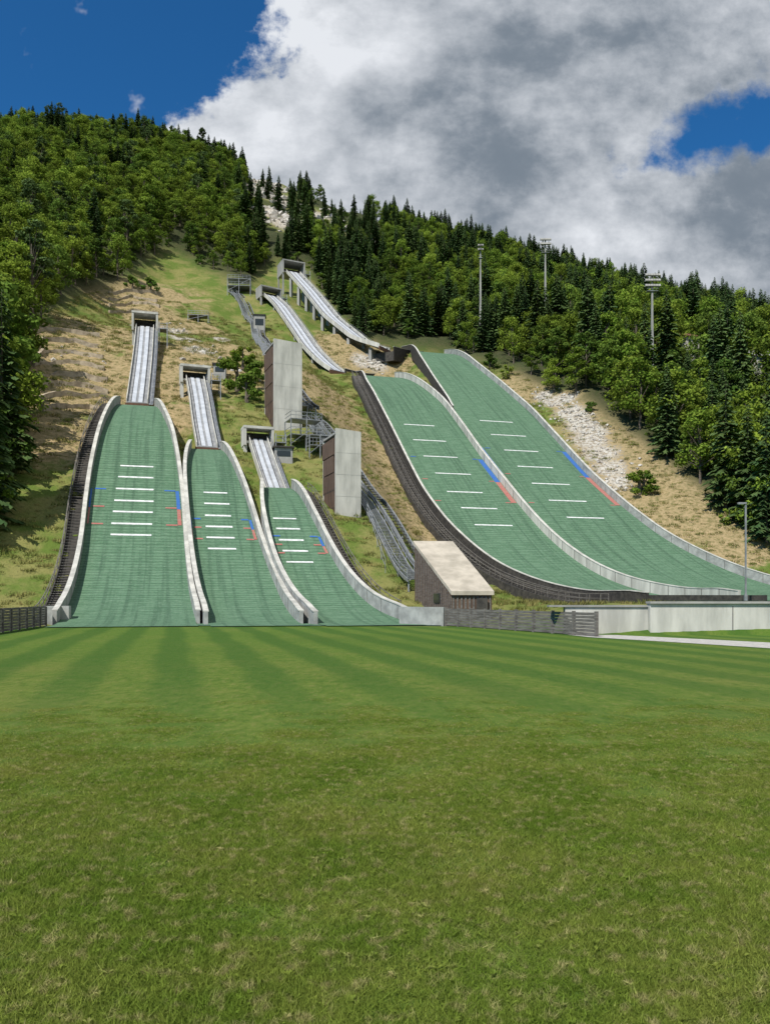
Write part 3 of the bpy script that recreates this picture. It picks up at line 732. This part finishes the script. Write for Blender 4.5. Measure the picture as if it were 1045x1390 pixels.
def decid(seed,H=13.,R=4.0,nc=26,nl=80,ls=.46,base_f=.25,squash=1.0):
    r=random.Random(seed); V=[];Fc=[];sh=[];mi=[]
    top=(r.uniform(-.3,.3),r.uniform(-.3,.3),H*.75); tube(V,Fc,sh,mi,(0,0,-1),top,.26,.07)
    for c in range(nc):
        f=r.random(); z=H*(base_f+(1-base_f)*.93*f); env=R*math.sin(math.pi*min(1,(.16+.84*f)**.8))**.6
        a=r.uniform(0,6.283); q=env*math.sqrt(r.random())*.95; cx,cy=q*math.cos(a),q*math.sin(a)
        cr=r.uniform(.7,1.45)*R/4.; tone=r.random()
        if r.random()<.5: tube(V,Fc,sh,mi,(top[0]*z/H,top[1]*z/H,max(H*.12,z*.62)),(cx,cy,z),.08,.02,4)
        for l in range(nl):
            d=Vector((r.gauss(0,1),r.gauss(0,1),r.gauss(0,1))).normalized()*(r.random()**.45)
            p=Vector((cx+d.x*cr*1.15,cy+d.y*cr*1.15,z+d.z*cr*.85*squash)); s=ls*r.uniform(.6,1.25)
            n=(d*.9+Vector((r.uniform(-1,1),r.uniform(-1,1),r.uniform(-.2,1.2)))).normalized(); u=n.orthogonal().normalized(); u=Matrix.Rotation(r.uniform(0,6.28),3,n)@u; w=n.cross(u)
            o=len(V); V+= [tuple(p-u*s*.6),tuple(p+w*s*.42),tuple(p+u*s*.6),tuple(p-w*s*.42)]
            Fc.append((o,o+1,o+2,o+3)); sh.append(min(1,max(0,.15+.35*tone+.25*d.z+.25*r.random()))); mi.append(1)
    return V,Fc,sh,mi
coll=bpy.data.collections.new('forest_tree_kinds')
kinds=[]; HT=[]
def addk(nm,data,m):
    me=quadmesh(nm,*data[:2],data[2],[M_bark,m],data[3]); ob=bpy.data.objects.new('%02d_%s'%(len(kinds),nm),me); coll.objects.link(ob); kinds.append(me); HT.append(max(v[2] for v in data[0]))
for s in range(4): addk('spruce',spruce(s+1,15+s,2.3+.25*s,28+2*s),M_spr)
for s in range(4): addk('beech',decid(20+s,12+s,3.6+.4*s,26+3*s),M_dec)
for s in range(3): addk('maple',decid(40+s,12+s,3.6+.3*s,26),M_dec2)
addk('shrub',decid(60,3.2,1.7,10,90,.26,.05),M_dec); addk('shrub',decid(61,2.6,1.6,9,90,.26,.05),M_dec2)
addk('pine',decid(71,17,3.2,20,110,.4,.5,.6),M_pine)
def scatter(name,pts,ki,sc,coll):
    me=bpy.data.meshes.new(name); me.from_pydata([tuple(p) for p in pts],[],[])
    a=me.attributes.new('pi','INT','POINT'); a.data.foreach_set('value',np.array(ki,dtype=np.int32))
    a=me.attributes.new('sc','FLOAT_VECTOR','POINT'); a.data.foreach_set('vector',np.array(sc,dtype=np.float32).ravel())
    rr=np.zeros((len(pts),3),np.float32); rr[:,2]=rng.uniform(0,6.28,len(pts)); rr[:,0]=rng.normal(0,.03,len(pts)); rr[:,1]=rng.normal(0,.03,len(pts))
    a=me.attributes.new('ro','FLOAT_VECTOR','POINT'); a.data.foreach_set('vector',rr.ravel())
    ob=bpy.data.objects.new(name,me); scene.collection.objects.link(ob)
    ng=bpy.data.node_groups.new(name+'_gn','GeometryNodeTree'); ng.interface.new_socket('Geometry',in_out='INPUT',socket_type='NodeSocketGeometry'); ng.interface.new_socket('Geometry',in_out='OUTPUT',socket_type='NodeSocketGeometry')
    N=ng.nodes; i=N.new('NodeGroupInput'); o=N.new('NodeGroupOutput'); mp=N.new('GeometryNodeMeshToPoints'); ip=N.new('GeometryNodeInstanceOnPoints'); ci=N.new('GeometryNodeCollectionInfo')
    ci.inputs['Collection'].default_value=coll; ci.inputs['Separate Children'].default_value=True; ci.inputs['Reset Children'].default_value=True
    def na(n,t):
        x=N.new('GeometryNodeInputNamedAttribute'); x.data_type=t; x.inputs['Name'].default_value=n; return x.outputs[0]
    K=ng.links.new; K(i.outputs[0],mp.inputs[0]); K(mp.outputs[0],ip.inputs['Points']); K(ci.outputs[0],ip.inputs['Instance']); ip.inputs['Pick Instance'].default_value=True
    K(na('pi','INT'),ip.inputs['Instance Index']); K(na('ro','FLOAT_VECTOR'),ip.inputs['Rotation']); K(na('sc','FLOAT_VECTOR'),ip.inputs['Scale']); K(ip.outputs[0],o.inputs[0])
    md=ob.modifiers.new('scatter','NODES'); md.node_group=ng; return ob
sp=5.1
gx,gy=np.meshgrid(np.arange(-300,320,sp),np.arange(66,452,sp)); gx=gx.ravel()+rng.uniform(-2.3,2.3,gx.size); gy=gy.ravel()+rng.uniform(-2.3,2.3,gy.size)
k=np.abs(gx)<.57*gy+18; gx=gx[k];gy=gy[k]; gz=T(gx,gy); k=infor(gx,gy,gz); gx,gy,gz=gx[k],gy[k],gz[k]
keep=np.ones(len(gx),bool)
for P,wid in inr:
    q=np.sqrt(((gx[:,None]-P[None,:,0])**2+(gy[:,None]-P[None,:,1])**2).min(1)); keep&=q>wid/2+4
gu,gv=projuv(gx,gy,gz)
rk_=((gu>335)&(gu<402)&(gv>232)&(gv<338))|((gu>400)&(gu<520)&(gv>272)&(gv<300+(gu-400)*.5)); keep&=~(rk_&(rng.random(len(gx))<.86))
for (u,v,y) in MASTS: 
    x=(u-U0)/F*y; keep&=~((gx-x)**2+(gy-y)**2<16)
for H in hills:
    w,d=wd(gx,gy); e_=np.maximum(H.w(0,d)-w,w-H.w(1,d)); keep&=~((e_<4)&(d<H.d1+10))
gx,gy,gz,gu,gv=[q[keep] for q in(gx,gy,gz,gu,gv)]
spn=lownoise(gx*.8+30,gy*.9)+rng.normal(0,.7,len(gx))
edge_d=np.interp(gu,TLu,TLv)-gv
pts=[];ki=[];scl=[]
# clearings that keep the hillside houses and the mast heads in the open: (u,half width,line v,distance)
CLR=[(936,22,474,215),(1032,20,494,190),(885,9,452,175),(740,8,395,215),(652,7,400,225)]
for x,y,z,u,v,n_,ed in zip(gx,gy,gz,gu,gv,spn,edge_d):
    psp=.17
    if u>330: psp=.38
    if y>395: psp+=.28
    if u<60 and v>330: psp=.2
    if 330<u<520 and v>230: psp=.7
    conif=(n_*.22+.5)<psp
    if conif: kk=random.randint(0,3); s=random.uniform(.7,1.12)
    else: kk=random.choice([4,5,6,7,4,5,6,7,4,5,8,9,10,8]); s=random.uniform(.58,1.05)
    if u<330 and random.random()<.04: kk=13; s=random.uniform(.8,1.1)
    if ed<14: s*=random.uniform(.5,.9)
    if ed<8 and random.random()<.5: kk=random.choice([11,12]); s=random.uniform(.8,1.5)
    if u>700 and ed>15 and y<230: s*=1.22
    if y>350: s*=.92
    drop=False
    for cu_,hw_,cv_,cy_ in CLR:
        if abs(u-cu_)<hw_ and y<cy_+6:
            mxh=ZC+(VH-cv_)/F*y-z
            if mxh<3: drop=True
            s=min(s,mxh/HT[kk])
    if drop: continue
    pts.append((x,y,z-.2)); ki.append(kk); scl.append((s*random.uniform(.88,1.14),)*2+(s*random.uniform(.9,1.1),))
scatter('forest',pts,ki,scl,coll)
def tree(kind,u,v,ht,name,rz=None):
    me=kinds[kind]; p=ghit(u,v)
    ob=bpy.data.objects.new(name,me); ob.location=(p[0],p[1],p[2]-.2); s=ht/HT[kind]; ob.scale=(s,s,s); ob.rotation_euler=(0,0,random.uniform(0,6)); scene.collection.objects.link(ob)
for q in[(0,2,640,20,'spruce_tree'),(13,44,440,19,'pine_tree'),(13,56,432,15,'pine_tree'),(8,0,560,17,'maple_tree'),(5,22,500,14,'beech_tree'),(4,8,600,13,'beech_tree'),
 (0,-14,700,18,'spruce_tree'),(3,-30,720,20,'spruce_tree'),(4,210,345,12,'beech_tree'),(5,160,380,13,'beech_tree'),(0,985,690,21,'spruce_tree'),(2,1015,712,19,'spruce_tree'),(1,1040,735,20,'spruce_tree'),(6,950,655,13,'beech_tree'),(3,905,620,17,'spruce_tree'),(9,1000,700,11,'maple_tree'),(5,1035,728,12,'beech_tree'),
 (11,868,670,4.2,'bush'),(12,874,668,3.6,'bush'),(12,335,545,5,'bush'),(11,322,530,6,'bush'),(12,345,520,4,'bush'),(11,330,500,4,'bush'),(12,665,500,4,'bush'),(11,690,512,3,'bush'),(12,205,395,4,'bush'),(11,990,710,2.5,'bush'),(12,180,390,3.5,'bush')]: tree(*q)
tc_=bpy.data.collections.new('meadow_tuft_kinds')
def tuft(seed,n,h,rad,wid,nm,coll,m,idx):
    r=random.Random(seed); V=[];Fc=[];sh=[]
    for k in range(n):
        a=r.uniform(0,6.28); q=rad*math.sqrt(r.random()); x,y=q*math.cos(a),q*math.sin(a); hh=h*r.uniform(.5,1.2); b_=r.uniform(0,6.28); lx,ly=math.cos(b_)*wid,math.sin(b_)*wid
        tx,ty=r.gauss(0,.35)*hh,r.gauss(0,.35)*hh; o=len(V); V+=[(x-lx,y-ly,-.02),(x+lx,y+ly,-.02),(x+tx,y+ty,hh)]; Fc.append((o,o+1,o+2)); sh.append(r.random())
    me=quadmesh(nm,V,Fc,sh,[m],[0]*len(Fc)); coll.objects.link(bpy.data.objects.new('%02d_%s'%(idx,nm),me))
for s in range(3): tuft(s+100,50,.42,.6,.04,'tuft',tc_,M_tuft,s)
n=13000; bx=rng.uniform(-75,75,n); by=rng.uniform(60,215,n); bz=T(bx,by); w,d=wd(bx,by); ok=~infor(bx,by,bz)&(np.abs(bx)<.55*by+5)&(by>62)
for H in hills: ok&=~((w>H.w(0,d)-.9)&(w<H.w(1,d)+.9)&(d<H.d1+5))
for P,wid in inr: ok&=np.sqrt(((bx[:,None]-P[None,:,0])**2+(by[:,None]-P[None,:,1])**2).min(1))>wid/2+.7
ok&=~((bx>4)&(by<66)); ok&=~((w<-19)&(w>-44)&(d>104)&(d<145)&(rng.random(n)<.7))
for (u,v,r_) in SCREE: 
    p=ghit(u,v); ok&=~(((bx-p[0])**2+(by-p[1])**2<(r_*.9)**2)&(rng.random(n)<.8))
bx,by,bz=bx[ok],by[ok],bz[ok]; s=rng.uniform(.4,1.4,len(bx))
scatter('meadow_grass',np.stack([bx,by,bz],1),rng.integers(0,3,len(bx)),np.stack([s,s,s*.8],1),tc_)
# lawn blades near the camera
lc=bpy.data.collections.new('lawn_patch_kinds')
def patch(seed,idx):
    r=random.Random(seed); V=[];Fc=[];sh=[]
    for k in range(850):
        q=.42*math.sqrt(r.random())*r.uniform(.5,1.15); a=r.uniform(0,6.283); x,y=q*math.cos(a),q*math.sin(a); hh=.030*r.uniform(.4,1.4); b_=r.uniform(0,6.28); wq=.003; lx,ly=math.cos(b_)*wq,math.sin(b_)*wq; o=len(V)
        V+=[(x-lx,y-ly,0),(x+lx,y+ly,0),(x+r.gauss(0,.9)*hh,y+r.gauss(0,.9)*hh,hh)]; Fc.append((o,o+1,o+2)); sh.append(r.random())
    for k in range(r.randint(0,4)):
        cx,cy=r.uniform(-.25,.25),r.uniform(-.25,.25)
        for j in range(5):
            a=r.uniform(0,6.28); L=r.uniform(.015,.035); o=len(V); V+=[(cx,cy,.01),(cx+math.cos(a+.4)*L*.6,cy+math.sin(a+.4)*L*.6,.022),(cx+math.cos(a)*L,cy+math.sin(a)*L,.024),(cx+math.cos(a-.4)*L*.6,cy+math.sin(a-.4)*L*.6,.022)]
            Fc.append((o,o+1,o+2,o+3)); sh.append(r.uniform(.4,.8))
    me=quadmesh('lawn_patch',V,Fc,sh,[M_blade],[0]*len(Fc)); lc.objects.link(bpy.data.objects.new('%02d_lawn_patch'%idx,me))
for s in range(8): patch(s+200,s)
P_=[]; ZS=[]
while len(P_)<1500:
    y=3.2+12.8*random.random(); x=random.uniform(-1,1)*(.52*16+.6)
    if abs(x)>.52*y+.6: continue
    f=1-float(sm(y,4.5,16))
    if random.random()>f*.95+.03: continue
    P_.append((x,y,0)); ZS.append(.45+.6*f)
s=rng.uniform(.85,1.2,len(P_))
scatter('lawn_grass',P_,rng.integers(0,8,len(P_)),np.stack([s,s,np.array(ZS)*rng.uniform(.7,1.2,len(P_))],1),lc)
# ------------------------------------------------------------------ sky, sun
EL,AZ=math.radians(50),math.radians(-32)
sd=Vector((math.sin(AZ)*math.cos(EL),-math.cos(AZ)*math.cos(EL),math.sin(EL)))
W=bpy.data.worlds.new('World'); scene.world=W; W.use_nodes=True; nt=W.node_tree; nt.nodes.clear(); b=NB(nt)
out=b.n('ShaderNodeOutputWorld'); bg=b.n('ShaderNodeBackground'); sky=b.n('ShaderNodeTexSky',sky_type='NISHITA'); sky.sun_disc=False
sky.sun_elevation=EL; sky.sun_rotation=math.atan2(sd.x,sd.y); sky.altitude=900; sky.ozone_density=2.5
tc=b.n('ShaderNodeTexCoord'); sx=b.n('ShaderNodeSeparateXYZ'); nt.links.new(tc.outputs['Generated'],sx.inputs[0])
yy=b.m('MAXIMUM',sx.outputs[1],.12); px=b.m('DIVIDE',sx.outputs[0],yy); pz=b.m('DIVIDE',sx.outputs[2],yy)
cb=b.n('ShaderNodeCombineXYZ'); nt.links.new(px,cb.inputs[0]); nt.links.new(pz,cb.inputs[1]); vec=cb.outputs[0]
n1=b.noise(vec,5.5,8,.62); n2=b.noise(b.mapv(vec,(1,1.35,1)),5.2,8,.60); n3=b.noise(vec,14,4,.6); n4=b.noise(vec,15,5,.6)
bil=b.m('MULTIPLY',b.m('ABSOLUTE',b.m('SUBTRACT',n4,.5)),2.0)
c=b.m('ADD',b.m('ADD',px,.135),b.m('MULTIPLY',b.m('MAXIMUM',b.m('SUBTRACT',.69,pz),0.0),1.2))
c=b.m('ADD',c,b.m('MULTIPLY',b.m('SUBTRACT',n1,.5),.34)); c=b.m('SUBTRACT',c,b.m('MULTIPLY',bil,.10))
hx_=b.m('MULTIPLY',b.m('SUBTRACT',px,.425),1/.075); hz_=b.m('MULTIPLY',b.m('SUBTRACT',b.m('SUBTRACT',pz,.582),b.m('MULTIPLY',b.m('SUBTRACT',px,.425),.35)),1/.022)
hr=b.m('SQRT',b.m('ADD',b.m('MULTIPLY',hx_,hx_),b.m('MULTIPLY',hz_,hz_)))
hole=b.ss(b.m('ADD',hr,b.m('ADD',b.m('MULTIPLY',b.m('SUBTRACT',n1,.5),5.0),b.m('MULTIPLY',b.m('SUBTRACT',n4,.5),5.0))),.6,2.2)
mask=b.m('MULTIPLY',b.ss(c,-.02,.03),hole)
wisp=b.m('MULTIPLY',b.ss(n3,.64,.8),.5); mask=b.m('MAXIMUM',mask,wisp)
edge_b=b.m('SUBTRACT',1.0,b.ss(c,.03,.28))
bx_=b.m('SUBTRACT',px,.24); bz_=b.m('SUBTRACT',pz,.62)
dark=b.ss(b.m('SQRT',b.m('ADD',b.m('MULTIPLY',bx_,bx_),b.m('MULTIPLY',b.m('MULTIPLY',bz_,bz_),2.0))),.34,.02)
br=b.m('ADD',b.m('MULTIPLY',b.m('SUBTRACT',n2,.5),2.9),b.m('MULTIPLY',edge_b,.50))
br=b.m('ADD',br,b.m('MULTIPLY',b.m('SUBTRACT',n1,.5),1.1)); br=b.m('ADD',br,.48)
br=b.m('SUBTRACT',b.m('SUBTRACT',br,b.m('MULTIPLY',bil,.40)),b.m('MULTIPLY',dark,.26))
br=b.m('MULTIPLY',b.m('ADD',b.m('SQRT',b.m('ADD',b.m('MULTIPLY',br,br),.014)),br),.5); br=b.m('MINIMUM',br,1.0)
cc=b.mix(br,c4((2.0,2.45,3.0)),c4((8.6,8.9,9.4)))
skyc=b.mix(1.0,sky.outputs[0],c4((.24,.84,1.28)),'MULTIPLY')
nt.links.new(b.mix(mask,skyc,cc),bg.inputs[0]); bg.inputs[1].default_value=.092
nt.links.new(bg.outputs[0],out.inputs[0])
sl=bpy.data.lights.new('sun','SUN'); sl.energy=5.0; sl.angle=math.radians(.5); sl.color=(1,.955,.88); so=bpy.data.objects.new('sun',sl); scene.collection.objects.link(so)
so.rotation_euler=(-sd).to_track_quat('-Z','Y').to_euler(); so.location=(0,-20,60)
cam=bpy.data.cameras.new('camera'); co=bpy.data.objects.new('camera',cam); scene.collection.objects.link(co); scene.camera=co
co.location=(0,0,ZC); co.rotation_euler=(math.pi/2,0,0); cam.sensor_fit='HORIZONTAL'; cam.sensor_width=24; cam.lens=24*F/1045; cam.shift_y=(VH-695)/1045; cam.clip_end=6000; cam.clip_start=.1
scene.view_settings.view_transform='Standard'; scene.view_settings.look='None'; scene.view_settings.exposure=0
